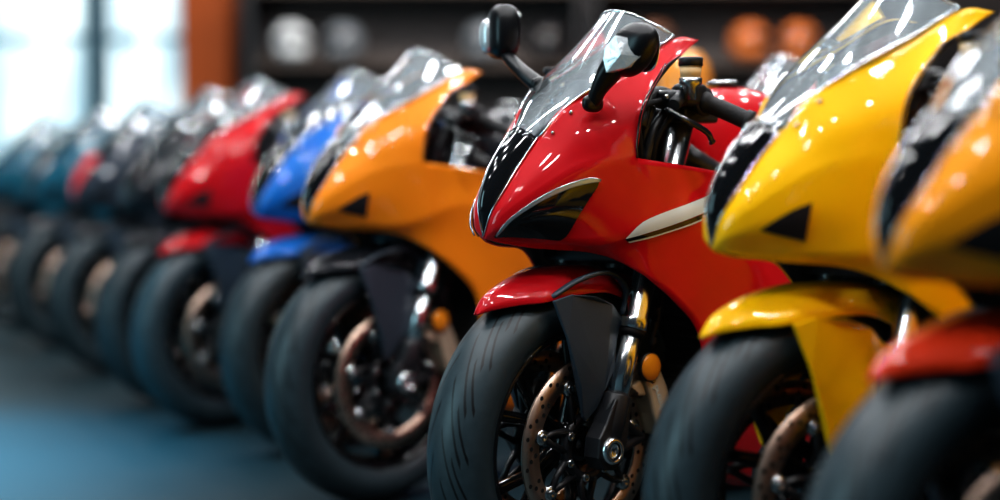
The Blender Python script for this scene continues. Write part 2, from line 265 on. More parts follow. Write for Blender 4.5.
# ------------------------------------------------------------------ the sport bike
AX = Vector((0, 0, .31)); RAX = Vector((-1.42, 0, .32))
def outward(G, sgn):
    """turns a sheet so that its faces look away from the bike"""
    i, j = len(G) // 2, len(G[0]) // 2
    a, b, c = Vector(G[i][j]), Vector(G[i][j + 1]), Vector(G[i + 1][j])
    n = (b - a).cross(c - a)
    return G if n.y * sgn > 0 else [r[::-1] for r in G]
def flip(G): return [[[p[0], -p[1], p[2]] for p in r] for r in G]
def tyre(width, rad, rim, c, parent):
    h = width / 2
    prof = [(.72 * h, rim - .006), (.86 * h, rim + .004), (.97 * h, rim + .02), (h, rad - .055), (.985 * h, rad - .043), (.92 * h, rad - .033), (.8 * h, rad - .022), (.62 * h, rad - .012), (.4 * h, rad - .005), (.2 * h, rad - .0012), (0, rad)]
    prof = prof + [(-a, r) for a, r in prof[-2::-1]]
    return obj('tyre', MB().lathe(prof, c, 96), M['tyre'], parent, c)
def rim_(width, rad, c, parent, n=5):
    b = MB(); h = width / 2
    ring = [(h, rad), (h, rad - .010), (h * .82, rad - .016), (h * .5, rad - .026), (0, rad - .03), (-h * .5, rad - .026), (-h * .82, rad - .016), (-h, rad - .010), (-h, rad), (0, rad - .018)]
    b.lathe(ring, c, 72, 0, 'y', True)
    b.lathe([(-.055, .02), (-.055, .036), (-.02, .040), (.02, .040), (.055, .036), (.055, .02)], c, 32)
    cv = Vector(c)
    for k in range(n):
        a = 2 * PI * (k + .5) / n
        for s_ in (-1, 1):
            p0 = Vector((math.cos(a + s_ * .12), 0, math.sin(a + s_ * .12))) * .036
            p1 = Vector((math.cos(a + s_ * .10), 0, math.sin(a + s_ * .10))) * .10
            p2 = Vector((math.cos(a + s_ * .26), 0, math.sin(a + s_ * .26))) * (rad - .022)
            b.tube([cv + p0, cv + p1, cv + p2], [.016, .0115, .0125], 10, 0, False, 1.)
        mid = cv + Vector((math.cos(a), 0, math.sin(a))) * .095
        b.blob(mid, (.02, .014, .02), 1.)
    return obj('wheel_rim', b, M['gloss'], parent, c)
def disc(y, ro, ri, c, parent, holes=True):
    b = MB(); cc = (c[0], y, c[2]); t = .0028
    b.lathe([(-t, ri), (-t, ro), (t, ro), (t, ri)], cc, 72, 0, 'y', True)
    if holes:
        for k in range(36):
            for q, rr in enumerate((.22, .5, .78)):
                a = 2 * PI * (k + (q % 2) * .5 + (k % 2) * .12) / 36
                if (k + q) % 3 == 2: continue
                r = ri + (ro - ri) * rr
                for s_ in (-1, 1):
                    p = Vector((cc[0] + r * math.cos(a), y + s_ * (t + .0004), cc[2] + r * math.sin(a)))
                    b.add([p + Vector((math.cos(w), 0, math.sin(w))) * .0044 for w in [2 * PI * i / 8 for i in range(8)]], [list(range(8))], 1, False)
    d = obj('brake_disc', b, [M['bronze'], M['hole']], parent, cc, recalc=False, label='drilled bronze-grey brake disc')
    s = MB(); cv = Vector(cc)
    s.lathe([(-.006, .048), (-.006, .066), (.006, .066), (.006, .048)], cc, 40, 0, 'y', True)
    sg = 1 if y > 0 else -1
    def rep_(name, mb, m, spots):
        first = None
        for p in spots:
            if first is None: first = obj(name, mb, m, d, cc); o = first
            else: o = first.copy(); C.objects.link(o)
            o.location = Vector(p) - cv
    for k in range(7):
        a = 2 * PI * k / 7 + .25
        s.tube([cv + Vector((math.cos(t_), 0, math.sin(t_))) * r_ for t_, r_ in ((a - .28, .06), (a - .10, .092), (a, ri - .006))], [.0075, .006, .007], 8, 0, True)
        s.tube([cv + Vector((math.cos(t_), 0, math.sin(t_))) * r_ for t_, r_ in ((a + .34, .06), (a + .14, .092), (a, ri - .006))], [.0075, .006, .007], 8, 0, True)
    obj('disc_carrier', s, M['satin'], d, cc)
    if holes and sg > 0:
        at = lambda r_, t_: cv + Vector((math.cos(t_), 0, math.sin(t_))) * r_
        A7 = [2 * PI * k / 7 + .25 for k in range(7)]
        rep_('disc_tab', MB().lathe([(-.005, 0), (-.005, .0145), (.005, .0145), (.005, 0)], cc, 16), M['steel'], [at(ri - .004, a) for a in A7])
        rep_('bolt', MB().lathe([(.004, 0), (.004, .0085), (.0085, .008), (.0085, .004), (.007, .0035), (.007, 0)], cc, 12), M['steel'], [at(ri - .004, a) for a in A7] + [at(.057, a + .2) + Vector((0, .0015, 0)) for a in A7])
    return d
def sided(fn, parent):
    for s in (1, -1): fn(s)
def build_bike():
    root = empty('sport_motorcycle', (0, 0, 0))
    red, blk = M['red'], M['matte']
    def part(name, mb, m, parent=root, **k): return obj(name, mb, m, parent, **k)
    # wheels
    tyre(.132, .31, .224, AX, root); rim_(.104, .224, AX, root)
    tyre(.19, .32, .216, RAX, root); rim_(.16, .216, RAX, root)
    for s in (1, -1): disc(s * .066, .167, .127, AX, root)
    disc(-.09, .12, .09, RAX, root, False)
    # front mudguard
    cc_, ee_ = cr(P['fender_c'], 4), cr(P['fender_e'], 4)
    G = []
    for e, c in zip(ee_, cc_):
        row = []
        for t in [i / 6 for i in range(6, -7, -1)]:
            s_ = abs(t) ** 2.6
            row.append([c[0] + (e[0] - c[0]) * s_, e[1] * math.copysign(abs(t) ** .85, t), c[2] + (e[2] - c[2]) * s_])
        G.append(row)
    part('front_fender', MB().sheet(G), [red, blk], solid=.004)
    # dark side plate of the mudguard, on both sides
    gp = [(.112, .588), (.075, .598), (.02, .592), (-.03, .575), (-.064, .548), (-.046, .50), (-.034, .455), (-.030, .43), (-.012, .415), (.004, .385), (.030, .362), (.040, .372), (.056, .43), (.085, .52)]
    for s in (1, -1):
        fn = lambda x, y, z, s=s: (x, s * (y + .018 * math.sin(min(1, max(0, (x + .06) / .17)) * PI) - .02 * max(0, (.45 - z) / .1)), z)
        g = part('fork_guard', MB().prism(gp, .084, .091, 0, fn), M['slate'], bevel=.0025, label='dark grey plate beside the fork')
        b = MB(); b.lathe([(0, .0085), (.003, .0085), (.004, .006), (.004, .0035), (.002, .003), (.002, 0)], (.014, s * .0925 + (.0 if s > 0 else -.004), .428), 14)
        part('screw', b, M['steel'], g)
        a = MB(); a.tube(cr([(.10, s * .07, .592), (.04, s * .082, .622), (-.03, s * .088, .632), (-.075, s * .09, .60), (-.064, s * .092, .552)], 5), .0085, 8, 0, True, .6)
        part('bracket', a, M['slate'], g)
    # forks
    fx = lambda z: -.005 - .345 * (z - .318)
    for s in (1, -1):
        y = s * .107
        P_ = lambda z, dx=0, y=y: (fx(z) + dx, y, z)
        b = MB(); b.tube([P_(.525), P_(.527), P_(.545), P_(.548), P_(.70), P_(.96)], [.0255, .0275, .0275, .0255, .0255, .0255], 24)
        ft = part('fork_tube', b, M['chrome'], label='bright chrome outer fork tube')
        b = MB(); b.tube([P_(.385), P_(.54)], .0205, 24); part('fork_slider', b, M['chrome'], ft)
        b = MB(); b.tube([P_(.515), P_(.527)], .024, 20); part('dust_seal', b, M['rubber'], ft)
        b = MB()
        b.tube([P_(.41), P_(.405), P_(.36), P_(.33)], [.023, .0262, .0262, .024], 20)
        b.prism([(-.055, .40), (-.012, .405), (.012, .36), (.030, .335), (.034, .30), (.018, .275), (-.012, .272), (-.032, .29), (-.045, .33)], y - .020, y + .020)
        b.tube([(-.03, y, .385), (-.075, y - s * .008, .408), (-.115, y - s * .015, .40)], [.012, .009, .010], 10)
        b.tube([(.0, y, .29), (-.06, y - s * .01, .305), (-.12, y - s * .015, .318)], [.014, .010, .009], 10)
        b.tube([(-.03, y - s * .004, .38), (-.075, y - s * .01, .345), (-.115, y - s * .015, .318)], [.009, .008, .009], 10)
        leg = part('fork_foot', b, M['satin'], bevel=.004)
        b = MB(); q = .0215 * s
        b.lathe([(q, .0), (q, .013), (q + s * .004, .0135)], (0, y, .31), 24)
        b.lathe([(s * .018, .026), (s * .024, .0255), (s * .030, .0225), (s * .030, .0165), (s * .027, .016), (s * .024, .0165)], (0, y, .31), 28)
        part('axle_nut', b, M['chrome'], leg)
        # caliper
        b = MB(); cy = s * .075
        ang = R(152)
        rot = Matrix.Rotation(-R(22), 3, 'Y')
        y0, y1 = cy - s * .022, cy + s * .036
        b.prism([(-.128, .440), (-.108, .425), (-.122, .395), (-.132, .360), (-.150, .320), (-.172, .312), (-.190, .330), (-.186, .370), (-.170, .412), (-.150, .446)], y0, y1)
        b.prism([(-.105, .432), (-.080, .418), (-.086, .398), (-.120, .396)], cy + s * .004, cy + s * .030)
        cal = part('brake_caliper', b, M['caliper'], bevel=.006, label='tan alloy brake caliper')
        for (dx, dz) in ((.030, .050), (-.016, -.048)):
            b = MB()
            b.lathe([(s * .026, .009), (s * .036, .009), (s * .037, .005), (s * .033, .004), (s * .033, 0)], (-.158 + dx, cy, .378 + dz), 10)
            part('caliper_bolt', b, M['steel'], cal)
        # amber reflector on its bracket
        b = MB(); rc = (-.118, s * .112, .452)
        b.lathe([(0, .0255), (s * .005, .0255), (s * .007, .023), (s * .009, .012), (s * .0095, 0)], rc, 28)
        rf = part('reflector', b, M['amberlens'], label='round amber reflector')
        b = MB(); b.lathe([(-s * .006, 0), (-s * .006, .028), (s * .003, .028), (s * .003, .025)], rc, 28); b.box((-.09, s * .106, .452), (.05, .006, .02))
        part('bracket', b, M['satin'], rf)
        # brake hose
        b = MB(); b.tube(cr([(-.155, s * .085, .44), (-.135, s * .10, .50), (-.15, s * .105, .545), (-.165, s * .10, .60), (-.19, s * .08, .68)], 6), .0055, 8)
        for zz, xx in ((.50, -.136), (.53, -.144), (.555, -.152)):
            b.lathe([(-.006, .0085), (.006, .0085)], (xx, s * .102, zz), 10, 0, 'z')
        part('brake_hose', b, M['satin'])
    b = MB()
    for z, t in ((.66, .03), (.925, .028)):
        x0 = fx(z)
        b.prism([(x0 + .04, z - t / 2), (x0 + .04, z + t / 2), (x0 - .06, z + t / 2), (x0 - .06, z - t / 2)], -.145, .145)
    b.tube([(fx(.62) - .04, 0, .62), (fx(.95) - .04, 0, .95)], .03, 16)
    part('triple_clamp', b, M['satin'], bevel=.006)
    # upper body: panels, one each side
    S1, S2 = surf(P['fair_up'], 5, 6, (6,)), surf(P['fair_low'], 5, 5, (6,), (2,))
    for s in (1, -1):
        b = MB()
        for S in (S1, S2):
            b.sheet(outward(S if s > 0 else flip(S), s))
        fp = part('fairing_panel', b, [red, blk], solid=.004, recalc=False)
        X = (lambda G: G) if s > 0 else flip
        b = MB().sheet(outward(X(surf(P['lamp'], 2, 2)), s)); hl = part('headlight', b, M['gloss'], fp, recalc=False)
        b = MB().sheet(outward(X(surf(P['drl'], 2, 3)), s)); part('light_strip', b, M['strip'], hl, recalc=False, solid=.003)
        b = MB().blob((.056, s * .101, .765), (.014, .010, .013), 1.)
        part('lens', b, M['silverlens'], hl)
        edge = [Vector((p[0], s * (p[1] + .001), p[2])) for p in cr(P['fair_up'][2][6:], 6)]
        part('edge_seal', MB().tube(edge, .0022, 6), M['gloss'], fp)
        for p in P['screw']: part('screw', MB().blob((p[0], s * p[1], p[2]), (.0036, .0036, .0036), 1.), M['steel'], fp)
    # nose glass between the panels and the clear screen above it
    nose_ = part('nose_glass', MB().sheet(surf(P['nose'], 4, 5)), [M['gloss'], blk], solid=.004)
    for c_, r_ in ((4, .0022), (3, .0016), (0, .0014)):  # thin chrome lines modelled in place of window reflections streaking the glass
        part('nose_reflection_streak', MB().tube([Vector(p) + Vector((.0015, 0, .001)) for p in cr([q[c_] for q in P['nose']], 5)], r_, 8), M['chrome'], nose_)
    ws = part('windscreen', MB().sheet(surf(P['screen'], 4, 6)), M['screen'])
    e = P['screen']
    loop = cr([r[0] for r in e], 6) + cr(e[-1], 3)[1:] + cr([r[-1] for r in e], 6)[::-1][1:]
    part('screen_edge', MB().tube(loop, .0026, 8), M['chrome'], ws)
    # inside of the nose: ducts, dash, stays
    b = MB()
    b.blob((.0, 0, .75), (.09, .045, .05), .6)
    b.prism([(.05, .70), (-.01, .675), (-.17, .66), (-.17, .74), (-.06, .82), (.02, .80)], -.07, .07)
    part('inner_duct', b, M['matte'], bevel=.01)
    b = MB(); b.blob((-.06, 0, .955), (.018, .06, .04), .4, Matrix.Rotation(R(-35), 3, 'Y')); b.tube([(.03, 0, .84), (-.06, 0, .94)], .02, 8)
    part('instrument_panel', b, M['satin'])
    for s in (1, -1):
        b = MB()
        b.tube(cr([(-.08, s * .12, .90), (-.11, s * .115, .955), (-.16, s * .11, .965), (-.2, s * .10, .93)], 4), .012, 8)
        b.blob((-.17, s * .05, .86), (.05, .03, .05), .5)
        b.tube(cr([(-.09, s * .12, .83), (-.115, s * .125, .90), (-.18, s * .12, .955)], 4), .010, 8)
        b.tube(cr([(-.11, s * .12, .94), (-.10, s * .11, .88), (-.12, s * .10, .82)], 4), .009, 8)
        part('cockpit_bracket', b, M['satin'])
    # mirrors
    for s, cpos, base in ((1, Vector((.011, .195, 1.032)), Vector((.037, .112, .936))), (-1, Vector((-.024, -.195, 1.093)), Vector((-.023, -.085, .980)))):
        b = MB()
        if s > 0:
            warp = lambda x, y, z: (x, y * (1 + .18 * z / .05) + .25 * z, z)
            rot = Matrix.Rotation(R(-8), 3, 'X')
            b.blob(cpos + Vector((0, -.009, 0)), (.030, .046, .049), .92, rot, 0, 28, 16, warp)
            tip = cpos + Vector((.012, -.045, -.028))
        else:
            rot = Matrix.Rotation(R(-6), 3, 'X') @ Matrix.Rotation(R(-20), 3, 'Z')
            warp = lambda x, y, z: (x, y * (1 - .15 * z / .05), z)
            b.blob(cpos, (.030, .040, .054), .7, rot, 0, 28, 16, warp)
            tip = cpos + Vector((.005, .012, -.042))
        mid_ = (tip + base) / 2 + Vector((.006, s * -.004, -.004))
        b.tube(cr([base, mid_, tip, tip + (cpos - tip) * .4], 4), ([.013, .0145, .016, .0165] if s > 0 else [.022, .0215, .021, .020]) + ([.018, .021, .024, .026, .028, .029, .030, .031, .031] if s > 0 else [.019, .018, .017, .016, .015, .0145, .014, .015, .016]), 14, 0, True, .75)
        b.blob(base + Vector((0, 0, .004)), (.024, .011, .016), .8)
        mr = part('mirror', b, M['shell'])
        back = Vector((-.0295, 0, 0))
        b = MB(); b.blob(cpos + back + Vector((0, -.009 if s > 0 else 0, 0)), (.003, .036 if s > 0 else .032, .038 if s > 0 else .044), .8, rot); part('mirror_glass', b, M['mirror'], mr)
        b = MB()
        if s > 0:
            tri = [(-.034, -.030), (-.040, -.008), (-.036, .014), (-.018, .034), (.008, .028), (.026, .010), (.028, -.004), (.004, -.022)]
            ctr = cpos + Vector((.0295, -.001, -.010)); tz = Matrix.Rotation(R(26), 3, 'Z')
            for q in range(len(tri)):
                a_, b_ = tri[q], tri[(q + 1) % len(tri)]
                A = ctr + tz @ Vector((0, a_[0], a_[1])); B = ctr + tz @ Vector((0, b_[0], b_[1]))
                b.add([A, B, ctr + tz @ Vector((.008, -.006, 0))], [[0, 1, 2]], 0, False); b.add([A, B, B - Vector((.016, 0, 0)), A - Vector((.016, 0, 0))], [[0, 1, 2, 3]], 0, False)
        else:
            b.blob(cpos + Vector((.020, -.022, -.008)), (.016, .017, .034), .8)
        part('indicator', b, M['silverlens'], mr, label='clear silver indicator lens in the mirror shell')
    # handlebars
    for s in (1, -1):
        y = lambda v, s=s: s * v
        b = MB(); b.tube(cr([(-.215, y(.10), .945), (-.195, y(.135), .955), (-.215, y(.17), .945), (-.25, y(.235), .912)], 5), .0115, 12)
        b.lathe([(-.018, .024), (-.018, .034), (.018, .034), (.018, .024)], (-.222, y(.107), .945), 20, 0, 'z')
        hb = part('handlebar', b, M['satin'])
        b = MB(); pts = cr([(-.208, y(.158), .950), (-.228, y(.195), .933), (-.250, y(.235), .912)], 8)
        b.tube(pts, [.021 if i in (0, 1, 2) else .0172 for i in range(len(pts))], 16); b.tube([(-.247, y(.230), .914), (-.254, y(.242), .909)], .021, 16)
        part('grip', b, M['rubber'], hb)
        b = MB(); b.blob((-.185, y(.148), .962), (.034, .022, .022), .5); b.blob((-.140, y(.135), .952), (.022, .026, .018), .6)
        b.tube([(-.15, y(.155), .955), (-.115, y(.17), .94)], [.016, .011], 10)
        part('switch_housing', b, M['satin'], hb)
        b = MB(); b.tube(cr([(-.135, y(.140), .935), (-.112, y(.165), .930), (-.125, y(.185), .915), (-.165, y(.205), .892), (-.180, y(.208), .872)], 6), [.009] * 8 + [.0075] * 16 + [.010], 10, 0, True, .7)
        part('lever', b, M['gloss'], hb)
        rz = (-.150, y(.18), .990)
        rv = part('fluid_reservoir', MB().lathe([(0, .0), (0, .0185), (.022, .0205), (.022, 0)], rz, 20, 0, 'z'), M['fluid'], hb, label='amber brake fluid cup')
        part('reservoir_bracket', MB().lathe([(-.040, 0), (-.040, .012), (-.016, .014), (-.012, .021), (0, .0215), (0, 0)], rz, 18, 0, 'z'), M['steel'], hb)
        b = MB(); b.lathe([(.022, 0), (.022, .0225), (.036, .0225), (.038, .0205), (.038, 0)], rz, 20, 0, 'z')
        for (qx, qy, qz) in ((-.150, .160, .975), (-.118, .150, .955), (-.165, .128, .972), (-.130, .125, .965)):
            part('clamp_bolt', MB().blob((qx, y(qy), qz), (.0055, .0055, .005), .7), M['steel'], hb)
        part('grip_flange', MB().lathe([(-.004, .016), (-.004, .027), (.004, .027), (.004, .016)], (0, 0, 0), 20, 0, 'y'), M['rubber'], hb).location = Vector((-.210, y(.162), .949))
        part('reservoir_cap', b, M['satin'], hb)
        b = MB(); b.tube(cr([(-.14, y(.135), .955), (-.07, y(.13), .93), (-.08, y(.12), .86), (-.10, y(.11), .80)], 6), .006, 8)
        b.tube(cr([(-.15, y(.15), .94), (-.11, y(.135), .88), (-.11, y(.12), .82)], 6), .006, 8)
        part('cable', b, M['matte'], hb)
    # radiator, engine, frame
    b = MB()
    rr = Matrix.Rotation(R(-14), 3, 'Y')
    b.box((-.235, 0, .47), (.035, .31, .36), rr)
    for k in range(18): b.box(Vector((-.235, 0, .47)) + rr @ Vector((.019, 0, -.165 + k * .0195)), (.006, .30, .006), rr)
    part('radiator', b, M['radiator'])
    b = MB()
    b.blob((-.52, 0, .42), (.20, .125, .17), .5); b.blob((-.80, 0, .40), (.14, .10, .13), .5)
    b.tube([(-.52, -.135, .40), (-.52, .135, .40)], .10, 20); b.tube([(-.78, -.115, .38), (-.78, .115, .38)], .09, 20)
    b.blob((-.48, 0, .62), (.14, .10, .14), .6, Matrix.Rotation(R(15), 3, 'Y'))
    part('engine', b, M['satin'])
    b = MB()
    for s in (1, -1):
        b.tube(cr([(-.24, s * .06, .86), (-.45, s * .125, .74), (-.75, s * .11, .62), (-.92, s * .13, .42)], 5), [.035] * 15 + [.04], 10, 0, True, .8)
        b.tube([(-.80, s * .10, .72), (-1.45, s * .06, .90)], .014, 8)
    part('frame', b, M['satin'])
    b = MB()
    for s in (1, -1):
        b.tube(cr([(-.90, s * .11, .42), (-1.1, s * .125, .40), (-1.42, s * .125, .31)], 5), [.035] * 6 + [.028] * 4 + [.024], 12, 0, True, 1.2)
    b.tube([(-1.42, -.15, .31), (-1.42, .15, .31)], .016, 14); b.tube([(-.98, -.11, .41), (-.98, .11, .41)], .035, 12)
    part('swingarm', b, M['satin'])
    b = MB(); b.tube(cr([(-.30, -.05, .5), (-.36, -.08, .26), (-.6, -.14, .20), (-.85, -.15, .21)], 5), .024, 12); b.tube([(-.85, -.15, .21), (-.92, -.17, .26), (-1.28, -.19, .36)], [.03, .052, .055], 16)
    part('exhaust', b, M['steel'])
    b = MB(); b.tube([(-.80, .14, .25), (-.86, .30, .02), (-.90, .33, .006)], [.012, .010, .010], 8); b.box((-.90, .335, .006), (.06, .04, .012))
    part('side_stand', b, M['satin'])
    # tank, seat, tail
    rows = []
    for x, zt, zb, hw in ((-.31, .90, .80, .05), (-.33, .955, .78, .08), (-.40, .985, .76, .115), (-.50, .995, .74, .135), (-.60, .97, .72, .135), (-.70, .91, .71, .11), (-.78, .85, .71, .085), (-.82, .80, .72, .06)):
        row = []
        for k in range(13):
            a = PI * (k / 12) - PI / 2
            sx = math.copysign(abs(math.sin(a)) ** .8, math.sin(a)); cx = abs(math.cos(a)) ** .55
            row.append([x, hw * sx * (1 - .15 * (cx)), zb + (zt - zb) * cx])
        rows.append(row)
    part('fuel_tank', MB().sheet(surf(rows, 2, 3)), [red, blk], solid=.003)
    b = MB(); b.lathe([(0, .034), (.006, .034), (.008, .03), (.008, 0)], (-.46, 0, .998), 24, 0, 'z'); part('filler_cap', b, M['steel'])
    b = MB(); b.blob((-.95, 0, .80), (.20, .12, .035), .6, Matrix.Rotation(R(-8), 3, 'Y')); b.blob((-1.32, 0, .93), (.16, .085, .03), .6, Matrix.Rotation(R(10), 3, 'Y'))
    part('seat', b, M['matte'])
    rows = []
    for x, zt, zb, hw in ((-.82, .79, .70, .10), (-1.0, .82, .74, .13), (-1.2, .90, .79, .125), (-1.4, .94, .84, .09), (-1.58, .96, .90, .045), (-1.66, .965, .945, .02)):
        row = []
        for k in range(13):
            a = PI * (k / 12) - PI / 2
            row.append([x, hw * math.sin(a), zb + (zt - zb) * abs(math.cos(a)) ** .5])
        rows.append(row)
    part('tail_fairing', MB().sheet(surf(rows, 2, 3)), [red, blk], solid=.003)
    b = MB(); b.blob((-1.655, 0, .935), (.02, .05, .014), .6); part('tail_light', b, M['redlens'])
    b = MB(); b.prism([(-1.30, .80), (-1.55, .88), (-1.75, .62), (-1.73, .60), (-1.5, .82)], -.05, .05); part('rear_fender', b, M['matte'], bevel=.004)
    return root
hero = build_bike()
TH = R(222)
fps = [c for c in hero.children if c.name.startswith('fairing_panel')]
intakes = []
for s, f_ in zip((1, -1), fps):
    G = surf(P['intake'], 3, 2); G = G if s > 0 else flip(G)
    intakes.append((obj('air_intake', MB().sheet(outward(G, s)), M['matte'], None, recalc=False), f_.name))
def set_mat(root, names, m):
    for ch in root.children:
        if ch.name.split('.')[0] in names:
            sl = ch.material_slots[0]; sl.link = 'OBJECT'; sl.material = m
ALLP = ('fairing_panel', 'front_fender', 'fuel_tank', 'tail_fairing')
ROW = 'sport motorcycles parked side by side in a row'
def bike(x, y, turn, body, fender, label, guard=None, nose=None, z=0.):
    b = hero.copy(); C.objects.link(b)
    for ch in hero.children:
        if ch.name.startswith('mirror'): continue
        c = ch.copy(); C.objects.link(c); c.parent = b
        for g in ch.children:
            if g.name.startswith('headlight') or (guard and g.name.startswith('bracket')): continue
            d = g.copy(); C.objects.link(d); d.parent = c
        for it, nm in intakes:
            if nm == ch.name:
                d = it.copy(); C.objects.link(d); d.parent = c
    b.location = (x, y, z); b.rotation_euler = (0, 0, TH + R(turn))
    set_mat(b, ALLP, M[body]); set_mat(b, ('front_fender',), M[fender])
    if guard: set_mat(b, ('fork_guard',), M[guard])
    if nose: set_mat(b, ('nose_glass',), M[nose])
    return tag(b, label, 'motorcycle', ROW)
hero.location = (.1187, 2.805, 0); hero.rotation_euler = (0, 0, TH)
tag(hero, 'red sport bike in sharp focus with two mirrors and a white wedge stripe', 'motorcycle', ROW)
set_mat(bike(-.312, 3.71, 0, 'orange', 'black', 'orange sport bike parked next to the red one in focus, black front mudguard'), ('fuel_tank', 'tail_fairing'), M['black'])
bike(-.55, 4.41, 0, 'blue', 'blue', 'bright blue sport bike standing between the orange bike and the blurred red bike')
bike(-.905, 4.83, 0, 'red', 'red', 'blurred red sport bike with red mudguard, standing beyond the blue bike')
bike(-1.15, 5.32, 0, 'black', 'black', 'black sport bike with pale glints, parked just beyond the blurred red bike')
bike(-1.55, 6.1, 0, 'grey', 'black', 'dark sport bike with a red nose, next beyond the black bike', nose='red')
bike(-2.0, 6.98, 0, 'teal', 'black', 'dark teal sport bike, second from the far end of the row')
bike(-2.52, 7.86, 0, 'teal', 'black', 'dark teal sport bike below the windows, last at the far end of the row')
bike(.503, 2.38, -16, 'yellow', 'yellow', 'bright yellow sport bike with yellow mudguard beside the red bike in focus', guard='yellow')
bike(.645, 1.88, -19, 'amber', 'scarlet', 'amber sport bike with red-orange mudguard, beside the yellow bike at the near row end')
def at_hero(x, y):
    return (.1187 + x * math.cos(TH) - y * math.sin(TH), 2.805 + x * math.sin(TH) + y * math.cos(TH))
bx, by = at_hero(-1.12, -.47)
bike(bx, by, 0, 'red', 'red', 'red sport bike mostly hidden, set back between the orange bike and the focused red bike')
for it, nm in intakes: bpy.data.objects.remove(it)
# decals that only the bike in focus shows
fp = [c for c in hero.children if c.name.startswith('fairing_panel')]
for nm, key, mm in (('stripe_decal', 'decal_white', M['white']), ('stripe_decal', 'decal_black', M['gloss']), ('stripe_decal', 'decal_line', M['white'])):
    obj(nm, MB().sheet(outward(surf(P[key], 3, 2), 1)), mm, fp[0], recalc=False, label='white wedge stripe' if key == 'decal_white' else ('black pinstripe' if key == 'decal_black' else 'thin white pinstripe'))
cal0 = [c for c in hero.children if c.name.startswith('brake_caliper')][0]
fc = bpy.data.curves.new('lettering', 'FONT'); fc.body = 'brembo'; fc.size = .021; fc.extrude = .0004; fc.align_x = 'CENTER'; fc.align_y = 'CENTER'
fo = bpy.data.objects.new('lettering', fc); C.objects.link(fo); fc.materials.append(M['white']); fo.parent = cal0
MX = Matrix(((-.42, .907, 0, -.146), (0, 0, 1, .1125), (-.907, -.42, 0, .385), (0, 0, 0, 1)))
bpy.context.view_layer.update()
me_ = bpy.data.meshes.new_from_object(fo); bpy.data.objects.remove(fo)
fo = bpy.data.objects.new('lettering', me_); C.objects.link(fo); fo.parent = cal0; fo.matrix_local = MX; fo['label'] = 'pale lettering on the caliper'
# ------------------------------------------------------------------ the showroom
def floor_mat():
    m, nt, b, o = nodes('polished_concrete')
    tc = nt.nodes.new('ShaderNodeTexCoord')
    n = nt.nodes.new('ShaderNodeTexNoise'); n.inputs['Scale'].default_value = .9; n.inputs['Detail'].default_value = 6
    nt.links.new(tc.outputs['Object'], n.inputs['Vector'])
    r = nt.nodes.new('ShaderNodeValToRGB'); r.color_ramp.elements[0].color = (.008, .020, .026, 1); r.color_ramp.elements[1].color = (.020, .043, .053, 1)
    nt.links.new(n.outputs['Fac'], r.inputs[0]); nt.links.new(r.outputs[0], b.inputs['Base Color'])
    b.inputs['Roughness'].default_value = .45
    b.inputs['Specular IOR Level'].default_value = .3
    return m
struct('floor', MB().box((0, 6, -.05), (16, 16, .1)), floor_mat())
dark = mat('dark_plaster', (.060, .054, .054), .85, 0, 0, .3, .05, 3)
struct('ceiling', MB().box((0, 6, 4.65), (16, 16, .1)), mat('dark_ceiling', (.03, .032, .036), .9))
wb = MB(); Y = 12.
# back wall with two window openings on its left half
struct('wall_back', MB().box((2.85, Y + .1, 2.3), (10.3, .2, 4.6)).box((-5.2, Y + .1, .35), (5.8, .2, .7)).box((-5.2, Y + .1, 4.3), (5.8, .2, .6)), dark)
struct('wall_right', MB().box((8.05, 6, 2.3), (.1, 16, 4.6)), dark)
struct('wall_left', MB().box((-8.05, 6, 2.3), (.1, 16, 4.6)), mat('pale_plaster', (.25, .30, .33), .8))
day, nt_, pb, _o = nodes('bright_daylight')
tc_ = nt_.nodes.new('ShaderNodeTexCoord'); mp_ = nt_.nodes.new('ShaderNodeMapping'); mp_.inputs['Scale'].default_value = (2.6, 1, .55)
nz_ = nt_.nodes.new('ShaderNodeTexNoise'); nz_.inputs['Scale'].default_value = 1.0; nz_.inputs['Detail'].default_value = 2
rm_ = nt_.nodes.new('ShaderNodeValToRGB'); rm_.color_ramp.elements[0].position = .36; rm_.color_ramp.elements[0].color = (.06, .22, .30, 1); rm_.color_ramp.elements[1].position = .60; rm_.color_ramp.elements[1].color = (.80, .97, 1, 1)
nt_.links.new(tc_.outputs['Object'], mp_.inputs['Vector']); nt_.links.new(mp_.outputs[0], nz_.inputs['Vector']); nt_.links.new(nz_.outputs['Fac'], rm_.inputs[0]); nt_.links.new(rm_.outputs[0], pb.inputs['Emission Color'])
pb.inputs['Emission Strength'].default_value = 1.5
frame = mat('window_metal', (.10, .20, .26), .4, .3)
for i, (x0, x1) in enumerate(((-7.9, -4.42), (-4.36, -3.24), (-3.18, -2.4))):
    b = MB(); w = .06
    b.box((x0 + w / 2, Y + .05, 2.35), (w, .16, 3.3)); b.box((x1 - w / 2, Y + .05, 2.35), (w, .16, 3.3))
    b.box(((x0 + x1) / 2, Y + .05, .72), (x1 - x0, .16, w)); b.box(((x0 + x1) / 2, Y + .05, 3.98), (x1 - x0, .16, w))
    b.box(((x0 + x1) / 2, Y + .05, 1.9), (x1 - x0, .10, .05))
    wn = struct('window_%d' % (i + 1), b, frame)
    obj('pane', MB().box(((x0 + x1) / 2, Y + .09, 2.35), (x1 - x0, .02, 3.3)), day, wn)
struct('trim_1', MB().box((-2.275, Y - .2, 2.3), (.38, .35, 4.6)), mat('orange_pillar', (.62, .12, .012), .6))
